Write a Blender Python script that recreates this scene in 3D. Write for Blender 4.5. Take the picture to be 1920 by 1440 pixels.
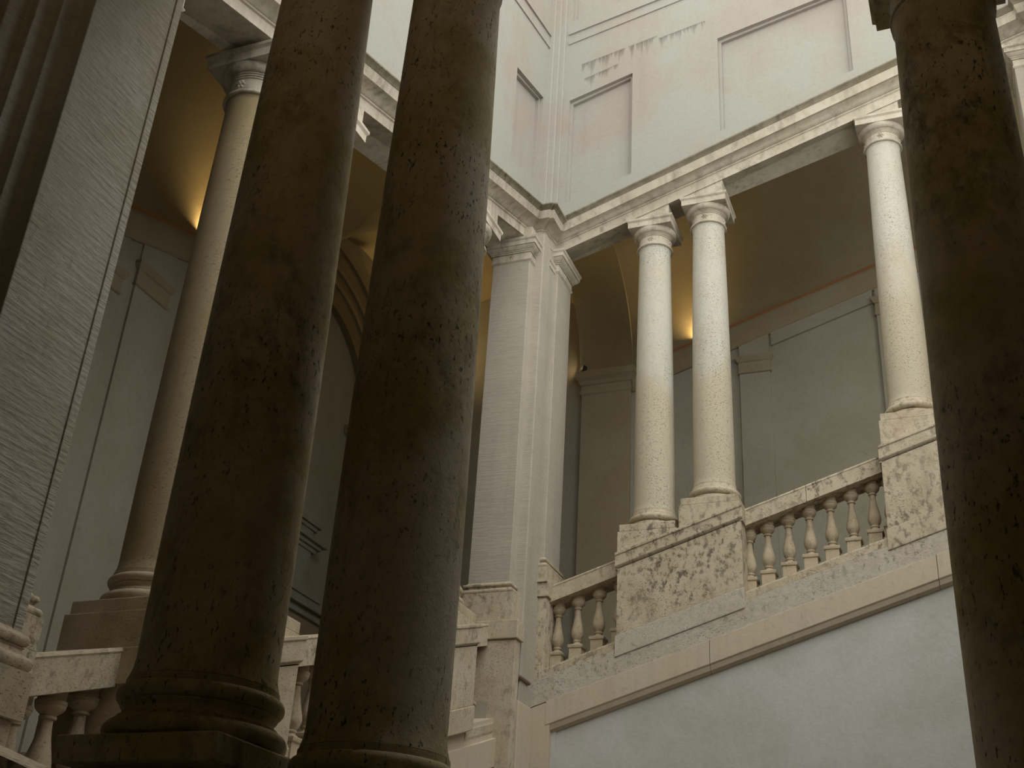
import bpy, bmesh, math, random
from mathutils import Vector, Matrix
random.seed(7)
for o in list(bpy.data.objects): bpy.data.objects.remove(o)
scene = bpy.context.scene
C = scene.collection

# ------------------------------------------------------------------ units
# Everything is laid out in "r" = radius of a column foot; S turns r into metres.
S = 0.25
ZUP = 12.0                      # floor of the well lies 12 r below the eye
def W3(x, y, z): return Vector((x * S, y * S, (z + ZUP) * S))

# ------------------------------------------------------------------ camera
f_px = 2224.73
R = ((0.9303575680, 0.3619696122, 0.0584191356),
     (-0.1222549722, 0.4564631837, -0.8813030601),
     (-0.3456711115, 0.8127849419, 0.4689265624))      # rows: right, down, forward
cam = bpy.data.cameras.new('camera'); cam_o = bpy.data.objects.new('camera', cam); C.objects.link(cam_o)
cam.sensor_width = 36.0; cam.sensor_fit = 'HORIZONTAL'; cam.lens = f_px / 1920 * 36
cam.clip_start = 0.05; cam.clip_end = 200
cam_o.matrix_world = Matrix.Translation(W3(0, 0, 0)) @ Matrix((
    (R[0][0], -R[1][0], -R[2][0]), (R[0][1], -R[1][1], -R[2][1]), (R[0][2], -R[1][2], -R[2][2]))).to_4x4()
scene.camera = cam_o

# ------------------------------------------------------------------ sky and exposure
world = bpy.data.worlds.new('overcast_sky'); scene.world = world; world.use_nodes = True
bg = world.node_tree.nodes['Background']
bg.inputs['Color'].default_value = (0.97, 0.965, 0.89, 1); bg.inputs['Strength'].default_value = 3.0
scene.view_settings.view_transform = 'Standard'; scene.view_settings.look = 'None'
scene.view_settings.gamma = 1.0; scene.view_settings.use_curve_mapping = False
scene.view_settings.exposure = -0.27

# ------------------------------------------------------------------ materials
def nn(nt, t, **kw):
    n = nt.nodes.new(t)
    for k, v in kw.items():
        if k in n.inputs.keys(): n.inputs[k].default_value = v
        else: setattr(n, k, v)
    return n
def ramp(nt, src, stops):
    r = nt.nodes.new('ShaderNodeValToRGB'); e = r.color_ramp.elements
    while len(e) < len(stops): e.new(0.5)
    for el, (p, c) in zip(e, stops):
        el.position = p; el.color = (c, c, c, 1) if isinstance(c, (int, float)) else (*c, 1)
    nt.links.new(src, r.inputs[0]); return r
def mixc(nt, fac, a, b, mode='MIX'):
    m = nt.nodes.new('ShaderNodeMix'); m.data_type = 'RGBA'; m.blend_type = mode
    for sock, v in ((m.inputs[0], fac), (m.inputs[6], a), (m.inputs[7], b)):
        if isinstance(v, (int, float)): sock.default_value = v
        elif isinstance(v, tuple): sock.default_value = (*v, 1)
        else: nt.links.new(v, sock)
    return m.outputs[2]
def noise(nt, pos, scale, detail=4, rough=0.6, vs=(1, 1, 1)):
    mp = nt.nodes.new('ShaderNodeMapping'); mp.inputs['Scale'].default_value = vs
    nt.links.new(pos, mp.inputs[0])
    n = nt.nodes.new('ShaderNodeTexNoise'); n.inputs['Scale'].default_value = scale
    n.inputs['Detail'].default_value = detail; n.inputs['Roughness'].default_value = rough
    nt.links.new(mp.outputs[0], n.inputs['Vector']); return n.outputs[0]

def stone(name, base, patch, patch_amt=0.5, patch_scale=1.2, dirt=(0.12, 0.1, 0.07), dirt_amt=0.5, dirt_scale=9.0,
          dirt_lo=0.56, dirt_hi=0.68, streak=0.0, streak_col=(0.2, 0.18, 0.13), pits=0.0, pit_vs=(1, 1, 3), bump=0.25,
          grain=0.12, foot=None, drips=False, tool=0.0, tool_vs=(3, 3, 60), rough=0.85):
    m = bpy.data.materials.new(name); m.use_nodes = True; nt = m.node_tree
    b = nt.nodes['Principled BSDF']; b.inputs['Roughness'].default_value = rough
    b.inputs['Specular IOR Level'].default_value = 0.25
    pos = nt.nodes.new('ShaderNodeNewGeometry').outputs['Position']
    p1 = noise(nt, pos, patch_scale, 5, 0.6)
    col = mixc(nt, ramp(nt, p1, [(0.42, 0.0), (0.62, patch_amt)]).outputs[0], base, patch)
    g = noise(nt, pos, 22, 5, 0.7)
    col = mixc(nt, grain, col, ramp(nt, g, [(0.3, 0.25), (0.7, 1.0)]).outputs[0], 'MULTIPLY')
    h = g
    if dirt_amt > 0:
        d1 = noise(nt, pos, dirt_scale, 8, 0.72, (1, 1, 0.7)); d2 = noise(nt, pos, 0.9, 3, 0.5)
        mul = nt.nodes.new('ShaderNodeMath'); mul.operation = 'MULTIPLY'
        nt.links.new(ramp(nt, d1, [(dirt_lo, 0.0), (dirt_hi, 1.0)]).outputs[0], mul.inputs[0])
        nt.links.new(ramp(nt, d2, [(0.35, 0.1 * dirt_amt), (0.65, dirt_amt)]).outputs[0], mul.inputs[1])
        col = mixc(nt, mul.outputs[0], col, dirt)
    if streak > 0:
        s1 = noise(nt, pos, 7, 4, 0.6, (1, 1, 0.06)); s2 = noise(nt, pos, 0.8, 2, 0.5)
        mul = nt.nodes.new('ShaderNodeMath'); mul.operation = 'MULTIPLY'
        nt.links.new(ramp(nt, s1, [(0.48, 0.0), (0.72, streak)]).outputs[0], mul.inputs[0])
        nt.links.new(ramp(nt, s2, [(0.4, 0.2), (0.62, 1.0)]).outputs[0], mul.inputs[1])
        col = mixc(nt, mul.outputs[0], col, streak_col)
    if foot:      # splash-stained lower part of a shaft
        tc = nt.nodes.new('ShaderNodeTexCoord'); sp = nt.nodes.new('ShaderNodeSeparateXYZ'); nt.links.new(tc.outputs['Generated'], sp.inputs[0])
        fn = noise(nt, pos, 2.2, 6, 0.65, (1, 1, .45)); ad = nt.nodes.new('ShaderNodeMath'); ad.operation = 'MULTIPLY_ADD'
        nt.links.new(fn, ad.inputs[0]); ad.inputs[1].default_value = -.9; nt.links.new(sp.outputs[2], ad.inputs[2])
        fm = ramp(nt, ad.outputs[0], [(0.0, .75), (0.16, .0)])
        ad.inputs[1].default_value = -.75
        col = mixc(nt, fm.outputs[0], col, foot)
    if drips:     # old rain drips below a leak on the far wall
        sp = nt.nodes.new('ShaderNodeSeparateXYZ'); nt.links.new(pos, sp.inputs[0])
        def mth(op, a, b_=None, c_=None):
            n_ = nt.nodes.new('ShaderNodeMath'); n_.operation = op
            for i_, q_ in enumerate((a, b_, c_)):
                if q_ is None: continue
                if isinstance(q_, (int, float)): n_.inputs[i_].default_value = q_
                else: nt.links.new(q_, n_.inputs[i_])
            return n_.outputs[0]
        tot = None
        for x_0, x_1, z_0, sl, ln in ((-18.6, -13.9, 51.2, .2, 1.3), (-18.4, -16.3, 50.0, .28, .9), (-13.8, -11.0, 51.9, .2, 1.0)):
            v = mth('SUBTRACT', mth('MULTIPLY_ADD', sp.outputs[0], sl, (z_0 - sl * x_0 + ZUP) * S - 0.0 + 0.0), sp.outputs[2])   # depth below the line, m
            n1 = noise(nt, pos, 9, 3, .6, (1, 0, 0)); n2 = noise(nt, pos, 40, 2, .6, (1, 0, .1))
            lim = mth('MULTIPLY', mth('SUBTRACT', n1, .42), ln * S * 6)
            inn = mth('MULTIPLY', mth('GREATER_THAN', v, 0.0), mth('LESS_THAN', v, lim))
            inx = mth('MULTIPLY', mth('GREATER_THAN', sp.outputs[0], x_0 * S), mth('LESS_THAN', sp.outputs[0], x_1 * S))
            iny = mth('GREATER_THAN', sp.outputs[1], 51 * S)
            fade = mth('SUBTRACT', 1.0, mth('DIVIDE', v, mth('MAXIMUM', lim, .01)))
            mk = mth('MULTIPLY', mth('MULTIPLY', mth('MULTIPLY', inn, inx), mth('MULTIPLY', iny, fade)), mth('MULTIPLY', n2, 1.3))
            tot = mk if tot is None else mth('MAXIMUM', tot, mk)
        col = mixc(nt, tot, col, (.10, .095, .07))
    bn = nt.nodes.new('ShaderNodeBump'); bn.inputs['Strength'].default_value = bump; bn.inputs['Distance'].default_value = 0.012
    nt.links.new(h, bn.inputs['Height']); nrm = bn.outputs[0]
    if pits > 0:
        pt = noise(nt, pos, 42, 4, 0.65, pit_vs); pm = noise(nt, pos, 1.6, 3, 0.5)
        mul = nt.nodes.new('ShaderNodeMath'); mul.operation = 'MULTIPLY'
        nt.links.new(ramp(nt, pt, [(0.6, 0.0), (0.66, 1.0)]).outputs[0], mul.inputs[0])
        nt.links.new(ramp(nt, pm, [(0.4, 0.15), (0.6, 1.0)]).outputs[0], mul.inputs[1])
        col = mixc(nt, mul.outputs[0], col, mixc(nt, pits, col, (0.05, 0.04, 0.025)))
        b2 = nt.nodes.new('ShaderNodeBump'); b2.invert = True; b2.inputs['Strength'].default_value = 0.7; b2.inputs['Distance'].default_value = 0.015
        nt.links.new(mul.outputs[0], b2.inputs['Height']); nt.links.new(nrm, b2.inputs['Normal']); nrm = b2.outputs[0]
    if tool > 0:
        t1 = noise(nt, pos, 1.0, 3, 0.55, tool_vs); t2 = noise(nt, pos, 1.1, 2, 0.5)
        mul = nt.nodes.new('ShaderNodeMath'); mul.operation = 'MULTIPLY'
        nt.links.new(ramp(nt, t1, [(0.35, 0.0), (0.65, 1.0)]).outputs[0], mul.inputs[0])
        nt.links.new(ramp(nt, t2, [(0.3, 0.35), (0.6, 1.0)]).outputs[0], mul.inputs[1])
        b3 = nt.nodes.new('ShaderNodeBump'); b3.inputs['Strength'].default_value = tool; b3.inputs['Distance'].default_value = 0.02
        nt.links.new(mul.outputs[0], b3.inputs['Height']); nt.links.new(nrm, b3.inputs['Normal']); nrm = b3.outputs[0]
        col = mixc(nt, ramp(nt, mul.outputs[0], [(0.0, 0.0), (0.5, 0.25)]).outputs[0], mixc(nt, 0.35, col, (0.16, 0.14, 0.1)), col)
    nt.links.new(col, b.inputs['Base Color']); nt.links.new(nrm, b.inputs['Normal'])
    return m
def plain(name, col, rough=0.5, metal=0.0, emit=None, es=0.0):
    m = bpy.data.materials.new(name); m.use_nodes = True; nt = m.node_tree; b = nt.nodes['Principled BSDF']
    pos = nt.nodes.new('ShaderNodeNewGeometry').outputs['Position']
    c = mixc(nt, 0.15, col, ramp(nt, noise(nt, pos, 30), [(0.3, 0.5), (0.7, 1.0)]).outputs[0], 'MULTIPLY')
    nt.links.new(c, b.inputs['Base Color']); b.inputs['Roughness'].default_value = rough; b.inputs['Metallic'].default_value = metal
    if emit: b.inputs['Emission Color'].default_value = (*emit, 1); b.inputs['Emission Strength'].default_value = es
    return m

M = {}
M['upper'] = stone('pale_limewashed_plaster', (0.375, 0.372, 0.335), (0.38, 0.325, 0.295), 0.85, 0.8, dirt_amt=0.12, dirt_scale=14, streak=0.12, bump=0.15, grain=0.12, drips=True)
M['entab'] = stone('weathered_entablature_stone', (0.60, 0.545, 0.46), (0.48, 0.42, 0.33), 0.6, 2.2, dirt=(.15, .125, .08), dirt_amt=0.8, dirt_scale=8, dirt_lo=0.5, dirt_hi=0.68, streak=0.7, bump=0.35)
M['lip'] = stone('blackened_cornice_lip', (0.30, 0.265, 0.20), (0.20, 0.175, 0.12), 0.8, 4.0, dirt=(.07, .06, .04), dirt_amt=0.9, dirt_scale=9, dirt_lo=.46, dirt_hi=.64, streak=.4, bump=.4)
M['shaft'] = stone('pale_travertine_shaft', (0.58, 0.555, 0.49), (0.54, 0.48, 0.38), 0.5, 1.3, dirt_amt=0.35, dirt_scale=18, dirt_lo=.58, dirt_hi=.7, streak=0.25, pits=0.6, bump=0.2, foot=(.47, .41, .30))
M['trav'] = stone('mottled_travertine', (0.57, 0.49, 0.375), (0.45, 0.365, 0.255), 0.6, 2.6, dirt=(.13, .11, .075), dirt_amt=0.95, dirt_scale=13, dirt_lo=0.5, dirt_hi=0.60, streak=0.25, pits=0.7, bump=0.5)
M['shaft_warm'] = stone('stained_warm_lit_travertine_shaft', (0.42, 0.34, 0.225), (0.36, 0.28, 0.145), 0.7, 1.4, dirt_amt=0.4, dirt_scale=12, streak=0.35, pits=0.5, bump=0.25)  # brown-olive staining plus the warm cast of lamp light put into the colour
M['rough'] = stone('pale_rough_stone', (0.58, 0.53, 0.455), (0.52, 0.455, 0.37), 0.6, 1.8, dirt=(.16, .135, .09), dirt_amt=0.8, dirt_scale=16, dirt_lo=.54, dirt_hi=.62, pits=.6, bump=.5, grain=.3)
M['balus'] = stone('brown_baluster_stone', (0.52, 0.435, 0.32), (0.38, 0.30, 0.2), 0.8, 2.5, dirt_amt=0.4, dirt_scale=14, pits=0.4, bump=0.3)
M['pier'] = stone('tooled_pier_stone', (0.58, 0.53, 0.455), (0.52, 0.47, 0.41), 0.6, 1.5, dirt_amt=0.25, dirt_scale=14, streak=0.2, tool=0.16, tool_vs=(5, 5, 62), bump=0.15)
M['band'] = stone('tan_stone_band', (0.57, 0.48, 0.37), (0.56, 0.50, 0.43), 0.6, 1.6, dirt_amt=0.4, dirt_scale=11, streak=0.25, bump=0.3)
M['panel'] = stone('grey_plaster_panel', (0.58, 0.575, 0.57), (0.49, 0.495, 0.435), 0.8, 1.2, dirt_amt=0.18, dirt_scale=16, bump=0.2, grain=0.15)
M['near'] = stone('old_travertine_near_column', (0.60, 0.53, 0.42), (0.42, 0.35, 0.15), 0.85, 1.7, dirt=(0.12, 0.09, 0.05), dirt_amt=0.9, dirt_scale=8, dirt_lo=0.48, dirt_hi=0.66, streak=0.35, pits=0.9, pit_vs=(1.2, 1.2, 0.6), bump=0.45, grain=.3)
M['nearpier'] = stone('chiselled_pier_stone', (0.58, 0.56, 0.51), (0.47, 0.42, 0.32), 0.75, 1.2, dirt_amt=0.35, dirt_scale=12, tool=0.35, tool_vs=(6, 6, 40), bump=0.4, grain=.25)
M['inner'] = stone('olive_grey_plaster', (0.40, 0.38, 0.315), (0.33, 0.30, 0.22), 0.7, 0.7, dirt_amt=0.2, dirt_scale=10, bump=0.15, grain=0.15)
M['inner_stone'] = stone('drab_inner_stone', (0.37, 0.325, 0.235), (0.32, 0.25, 0.155), 0.6, 1.0, dirt_amt=0.25, dirt_scale=10, bump=0.2)
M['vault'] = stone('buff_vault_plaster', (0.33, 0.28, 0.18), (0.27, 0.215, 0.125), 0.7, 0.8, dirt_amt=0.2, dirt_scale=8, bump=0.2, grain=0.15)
M['floor'] = stone('worn_stone_floor', (0.42, 0.39, 0.33), (0.36, 0.32, 0.26), 0.6, 1.0, dirt_amt=0.3)
M['fine'] = stone('red_painted_line', (0.40, 0.19, 0.08), (0.34, 0.16, 0.07), 0.5, 3.0, dirt_amt=0.2)
M['door'] = stone('dark_grey_carved_stone', (0.34, 0.34, 0.29), (0.28, 0.24, 0.18), 0.6, 3.0, dirt_amt=0.3)
M['black'] = plain('black_lamp_metal', (0.03, 0.03, 0.03), 0.45, 0.6)
M['white'] = plain('white_lamp_glass', (0.75, 0.77, 0.78), 0.25)
M['iron'] = plain('rusty_iron', (0.22, 0.16, 0.12), 0.7, 0.3)

# ------------------------------------------------------------------ mesh helpers
class MB:
    """collects faces in r units, builds one mesh object"""
    def __init__(s): s.v = []; s.f = []
    def add(s, vs, fs):
        n = len(s.v); s.v += [tuple(p) for p in vs]; s.f += [tuple(i + n for i in q) for q in fs]; return s
    def hexa(s, p):        # p: bottom 4 (ccw), top 4
        return s.add(p, [(3, 2, 1, 0), (4, 5, 6, 7), (0, 1, 5, 4), (1, 2, 6, 5), (2, 3, 7, 6), (3, 0, 4, 7)])
    def box(s, x0, x1, y0, y1, z0, z1):
        return s.hexa([(x0, y0, z0), (x1, y0, z0), (x1, y1, z0), (x0, y1, z0), (x0, y0, z1), (x1, y0, z1), (x1, y1, z1), (x0, y1, z1)])
    def lathe(s, cx, cy, prof, n=48, cap=True):
        vs = []; fs = []
        for r, z in prof:
            for k in range(n):
                a = 2 * math.pi * k / n; vs.append((cx + r * math.cos(a), cy + r * math.sin(a), z))
        for i in range(len(prof) - 1):
            for k in range(n):
                k2 = (k + 1) % n; fs.append((i * n + k, i * n + k2, (i + 1) * n + k2, (i + 1) * n + k))
        if cap:
            fs.append(tuple(range(n - 1, -1, -1))); fs.append(tuple((len(prof) - 1) * n + k for k in range(n)))
        return s.add(vs, fs)
    def loft(s, rings, closed=True, caps=True):
        n = len(rings[0]); vs = [p for r in rings for p in r]; fs = []
        for i in range(len(rings) - 1):
            for k in range(n if closed else n - 1):
                k2 = (k + 1) % n; fs.append((i * n + k, i * n + k2, (i + 1) * n + k2, (i + 1) * n + k))
        if caps and closed: fs += [tuple(range(n - 1, -1, -1)), tuple((len(rings) - 1) * n + k for k in range(n))]
        return s.add(vs, fs)
    def build(s, name, mat, parent=None, smooth=None, bevel=0.0, origin=None):
        """parent: a thing (its ['_o'] holds its origin in r); origin: for parentless meshes"""
        o0 = origin if origin is not None else (ORG[parent.name] if parent else (0, 0, -ZUP))
        me = bpy.data.meshes.new(name)
        me.from_pydata([((x - o0[0]) * S, (y - o0[1]) * S, (z - o0[2]) * S) for x, y, z in s.v], [], s.f)
        bm = bmesh.new(); bm.from_mesh(me); bmesh.ops.recalc_face_normals(bm, faces=bm.faces); bm.to_mesh(me); bm.free()
        me.materials.append(M[mat] if isinstance(mat, str) else mat)
        o = bpy.data.objects.new(name, me); C.objects.link(o)
        if parent: o.parent = parent; ORG[o.name] = o0
        else: o.location = W3(*o0); ORG[o.name] = o0
        if smooth is not None:
            me.polygons.foreach_set('use_smooth', [True] * len(me.polygons)); me.set_sharp_from_angle(angle=math.radians(smooth))
        if bevel > 0:
            b = o.modifiers.new('worn_edges', 'BEVEL'); b.width = bevel * S; b.segments = 2; b.limit_method = 'ANGLE'; b.angle_limit = math.radians(40)
        return o
ORG = {}
def thing(name, label, cat, origin, group=None, kind=None):
    e = bpy.data.objects.new(name, None); C.objects.link(e); e.location = W3(*origin); e.empty_display_size = 0.2
    ORG[e.name] = origin; tag(e, label, cat, group, kind); return e
def tag(o, label=None, cat=None, group=None, kind=None):
    if label: o['label'] = label
    if cat: o['category'] = cat
    if group: o['group'] = group
    if kind: o['kind'] = kind
    return o
def instance(name, me, parent, loc):
    o = bpy.data.objects.new(name, me); C.objects.link(o); o.parent = parent
    p0 = ORG[parent.name]; o.location = ((loc[0] - p0[0]) * S, (loc[1] - p0[1]) * S, (loc[2] - p0[2]) * S); return o

# ------------------------------------------------------------------ the four sides of the well
T = 0.3267                                    # rise of every flight
YF, XL, YN, XR = 52.3, -21.5, 16.2, 8.0       # column axes: far, left, near, right
class Side:
    """s runs along the side, o towards the well, w = height above the ramp reference"""
    def __init__(self, kind): self.k = kind
    def pl(self, s, o):
        return {'F': (s, YF - o), 'L': (XL + o, s), 'N': (s, YN + o), 'R': (XR - o, s)}[self.k]
    def rise(self, s): return {'F': T, 'L': T, 'N': -T, 'R': -T}[self.k] * s
    def P(self, s, o, w): x, y = self.pl(s, o); return (x, y, w + self.rise(s))
    def Z(self, s, o, z): x, y = self.pl(s, o); return (x, y, z)
    def slab(self, mb, s0, s1, o0, o1, w0, w1):       # sheared block that follows the ramp
        P = self.P
        return mb.hexa([P(s0, o0, w0), P(s1, o0, w0), P(s1, o1, w0), P(s0, o1, w0), P(s0, o0, w1), P(s1, o0, w1), P(s1, o1, w1), P(s0, o1, w1)])
    def prism(self, mb, poly, o0, o1):                # poly of (s, z) pushed out from o0 to o1
        n = len(poly); vs = [self.Z(s, o0, z) for s, z in poly] + [self.Z(s, o1, z) for s, z in poly]
        fs = [tuple(range(n)), tuple(range(2 * n - 1, n - 1, -1))] + [(i, (i + 1) % n, n + (i + 1) % n, n + i) for i in range(n)]
        return mb.add(vs, fs)
    def run(self, mb, s0, s1, prof):                  # profile (o, w) swept along the ramp
        return mb.loft([[self.P(s0, o, w) for o, w in prof], [self.P(s1, o, w) for o, w in prof]])
F, L, N, Rr = Side('F'), Side('L'), Side('N'), Side('R')

def sweep(mb, path, prof):
    """profile (o, w) swept along plan path [(x, y, z)], o to the right-hand side, mitred"""
    rings = []
    for i, (x, y, z) in enumerate(path):
        ns = []
        for a, b in ((i - 1, i), (i, i + 1)):
            if a >= 0 and b < len(path):
                dx, dy = path[b][0] - path[a][0], path[b][1] - path[a][1]; l = math.hypot(dx, dy); ns.append((dy / l, -dx / l))
        if len(ns) == 1: m = ns[0]
        else:
            sx, sy = ns[0][0] + ns[1][0], ns[0][1] + ns[1][1]; d = 1 + ns[0][0] * ns[1][0] + ns[0][1] * ns[1][1]; m = (sx / d, sy / d)
        rings.append([(x + m[0] * o, y + m[1] * o, z + w) for o, w in prof])
    return mb.loft(rings)

# ================================================================== SHELL
ZTOP = 62.0; ZTN = 28.0; ZTR = 24.0; XB, YB, XBR, YBN = -36.9, 67.3, 22.0, -2.6       # near and right tops lowered to admit light; backs of the four flights
X0U, Y0U, XRU, YNU = -20.5, 51.3, 7.0, 17.2                  # faces of the upper walls

mb = MB(); mb.box(XB - 1, XBR + 1, YBN - 1, YB + 1, -12.6, -12.0)
tag(mb.build('floor', 'floor', origin=(0, 0, -12)), 'worn stone floor at the bottom of the stairwell', None, kind='structure')
def roof(name, label, x0, x1, y0, y1, z):  # unseen slabs, added so sky light enters only through the well
    mb = MB(); mb.box(x0, x1, y0, y1, z - .8, z); return tag(mb.build(name, 'inner'), label, None, kind='structure')
roof('ceiling', 'unseen flat roof slab added over the left flight to stop light leaks', XB - 1, X0U - .8, 13, YB + 1, ZTOP)
roof('ceiling', 'unseen flat roof slab added over the far flight to stop light leaks', X0U - .8, XBR + 1, Y0U + .8, YB + 1, ZTOP)
roof('ceiling', 'unseen flat roof slab added over the near flight, set low for light', XB - 1, XBR + 1, YBN - 1, YNU - .3, ZTN)
roof('ceiling', 'unseen flat roof slab added over the right side, set low for light', XRU + .8, XBR + 1, YNU - .3, Y0U + .8, ZTR)

# ---- back walls of the flights
mb = MB(); mb.box(XB - 1, XBR + 1, YB, YB + 1, -12, ZTOP)
wfb = tag(mb.build('wall_far_back', 'inner'), 'grey plaster back wall of the far stair flight', None, kind='structure')
mb = MB(); mb.box(XB - 1, XB, YBN, YB, -12, ZTOP)
wlb = tag(mb.build('wall_left_back', 'inner'), 'grey plaster back wall of the left stair flight', None, kind='structure')
mb = MB(); mb.box(XBR, XBR + 1, YBN, Y0U, -12, ZTR); mb.box(XBR, XBR + 1, YBN, YNU - .3, -12, ZTN); mb.box(XBR, XBR + 1, Y0U, YB, -12, ZTOP)  # unseen; main stretch kept low so light comes in from the right
tag(mb.build('wall_right_back', 'inner'), 'unseen plaster back wall of the right stair flight, lowered to admit light', None, kind='structure')
mb = MB(); mb.box(XB - 1, XBR + 1, YBN - 1, YBN, -12, ZTN)  # unseen wall added to keep the sky off the near flight
tag(mb.build('wall_near_back', 'inner'), 'unseen plaster wall added behind the viewer to block the sky', None, kind='structure')

# ---- upper walls with sunk panels
def wall_upper(name, label, side, sa, sb, zb, quads, bands, mat='upper'):
    """quads: [s0, s1, (z bottom at s0, s1), (z top at s0, s1)] sorted by s; rest of the wall is proud plate"""
    mb = MB(); zt = ZTOP
    side.prism(mb, [(sa, zb(sa)), (sb, zb(sb)), (sb, zt), (sa, zt)], -.75, .55)
    cols = []; s = sa
    for q in quads:
        if q[0] > s: side.prism(mb, [(s, zb(s)), (q[0], zb(q[0])), (q[0], zt), (s, zt)], .55, 1.0)
        s0, s1, zlo, zhi = q[:4]
        side.prism(mb, [(s0, zb(s0)), (s1, zb(s1)), (s1, zlo[1]), (s0, zlo[0])], .55, 1.0)
        if len(q) > 4:
            z2, z3 = q[4], q[5]
            side.prism(mb, [(s0, zhi[0]), (s1, zhi[1]), (s1, z2[1]), (s0, z2[0])], .55, 1.0)
            side.prism(mb, [(s0, z3[0]), (s1, z3[1]), (s1, zt), (s0, zt)], .55, 1.0)
        else: side.prism(mb, [(s0, zhi[0]), (s1, zhi[1]), (s1, zt), (s0, zt)], .55, 1.0)
        s = s1
    if s < sb: side.prism(mb, [(s, zb(s)), (sb, zb(sb)), (sb, zt), (s, zt)], .55, 1.0)
    w = tag(mb.build(name, mat), label, None, kind='structure')
    for q in quads:                                    # stepped frame and field of each sunk panel
        pairs = [(q[2], q[3])] + ([(q[4], q[5])] if len(q) > 4 else [])
        for zlo, zhi in pairs:
            s0, s1 = q[0], q[1]; d = .17
            b = MB(); side.prism(b, [(s0, zlo[0]), (s0 + d, zlo[0] + d), (s0 + d, zhi[0] - d), (s0, zhi[0])], .55, .78)
            side.prism(b, [(s1 - d, zlo[1] + d), (s1, zlo[1]), (s1, zhi[1]), (s1 - d, zhi[1] - d)], .55, .78)
            side.prism(b, [(s0, zhi[0]), (s0 + d, zhi[0] - d), (s1 - d, zhi[1] - d), (s1, zhi[1])], .55, .78)
            side.prism(b, [(s0, zlo[0]), (s1, zlo[1]), (s1 - d, zlo[1] + d), (s0 + d, zlo[0] + d)], .55, .78)
            b.build('panel_frame', mat, w)
            b = MB(); side.prism(b, [(s0 + d, zlo[0] + d), (s1 - d, zlo[1] + d), (s1 - d, zhi[1] - d), (s0 + d, zhi[0] - d)], .5, .58)
            b.build('panel', mat, w)
    for sa_, sb_, za, zb_, th, pr in bands:
        b = MB(); side.prism(b, [(sa_, za), (sb_, zb_), (sb_, zb_ + th), (sa_, za + th)], .98, 1.0 + pr); b.build('string_course', mat, w)
    return w
zbF = lambda s: 45.84 + T * s
zbL = lambda s: 22.84 + T * s
wf = wall_upper('wall_far', 'pale upper far wall with sunk sloping panels', F, -21.3, 7.6, zbF,
    [[-19.3, -15.4, (47.2 - T * 19.3, 47.2 - T * 15.4), (48.5, 49.62), (54.95, 55.85), (60.5, 60.9)],
     [-10.3, -2.95, (47.3 - T * 10.3, 47.3 - T * 2.95), (50.83, 52.5), (56.9, 58.4), (61, 61.2)]],
    [(-19.5, 5.8, 53.0, 58.5, .3, .07), (-19.5, 5.8, 53.8, 59.1, .2, .1)])
wl = wall_upper('wall_left', 'pale upper left wall with a sunk sloping panel', L, 13, 52, zbL,
    [[26, 30.5, (24.2 + T * 26, 24.2 + T * 30.5), (40.8, 42.2)], [34.0, 41.5, (24.2 + T * 34, 24.2 + T * 41.5), (43.2, 45.6)],
     [46.0, 50.1, (25.3 + T * 46, 25.3 + T * 50.1), (46.8, 48.05)]],
    [(14, 50.7, 42.9, 52.4, .3, .07), (14, 50.7, 43.9, 53.4, .2, .1)])
mb = MB(); mb.box(-20.6, -19.9, 50.75, 51.4, 38.5, ZTOP); mb.box(-20.6, -20.2, 50.55, 51.4, 38.5, ZTOP); mb.box(-20.6, -19.68, 51.1, 51.4, 38.5, ZTOP)
mb.build('corner_strip', 'upper', wf, bevel=.05)
zbN = lambda s: 20.44 - .30 * s
mb = MB(); N.prism(mb, [(-36, zbN(-36)), (XBR, zbN(XBR)), (XBR, ZTN), (-36, ZTN)], -.75, 1.0)  # out of view, cut low to light the far side evenly
tag(mb.build('wall_near', 'upper'), 'plain unseen upper wall over the near colonnade, lowered to admit light', None, kind='structure')
mb = MB(); Rr.prism(mb, [(16, -12), (52, -12), (52, ZTR), (16, ZTR)], -.9, 1.0)  # main stretch cut low to let sky light in from the right
Rr.prism(mb, [(47.5, ZTR), (52, ZTR), (52, ZTOP), (47.5, ZTOP)], -.9, 1.0)
tag(mb.build('wall_right', 'upper'), 'plain wall on the right of the well, lowered to admit light', None, kind='structure')

# ---- lower walls of the well
mb = MB()
F.prism(mb, [(-19.9, -12), (6.5, -12), (6.5, 20.0 + T * 6.5), (-19.9, 20.0 - T * 19.9)], -.9, 1.12)
F.slab(mb, -19.0, 6.0, .5, 1.3, 18.8, 19.98)
F.prism(mb, [(-19.9, -12), (-18.75, -12), (-18.75, 17.6 - T * 18.75), (-19.9, 17.6 - T * 19.9)], .5, 1.34)
F.prism(mb, [(-18.75, -12), (-18.5, -12), (-18.5, 17.5 - T * 18.5), (-18.75, 17.5 - T * 18.75)], .5, 1.2)
wlow = tag(mb.build('wall_far_lower', 'panel'), 'grey plaster lower wall below the far balustrade', None, kind='structure')
mb = MB(); F.slab(mb, -19.75, 6.0, .6, 1.48, 18.8, 19.98); mb.build('rough_course', 'rough', wlow)
js = [-18.9, -11.36, -1.55, 6.0]
for a, b_ in zip(js, js[1:]):
    mb = MB(); F.run(mb, a + .008, b_ - .008, [(.6, 18.8), (1.53, 18.8), (1.53, 17.74), (1.46, 17.68), (1.38, 17.48), (1.2, 17.38), (.6, 17.38)])
    mb.build('band_stone', 'band', wlow, bevel=.02)
mb = MB(); F.prism(mb, [(-19.85, -12), (-18.7, -12), (-18.7, 18.75 - T * 18.7), (-19.85, 18.75 - T * 19.85)], .6, 1.5); mb.build('panel_border', 'band', wlow, bevel=.02)
mb = MB()
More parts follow.
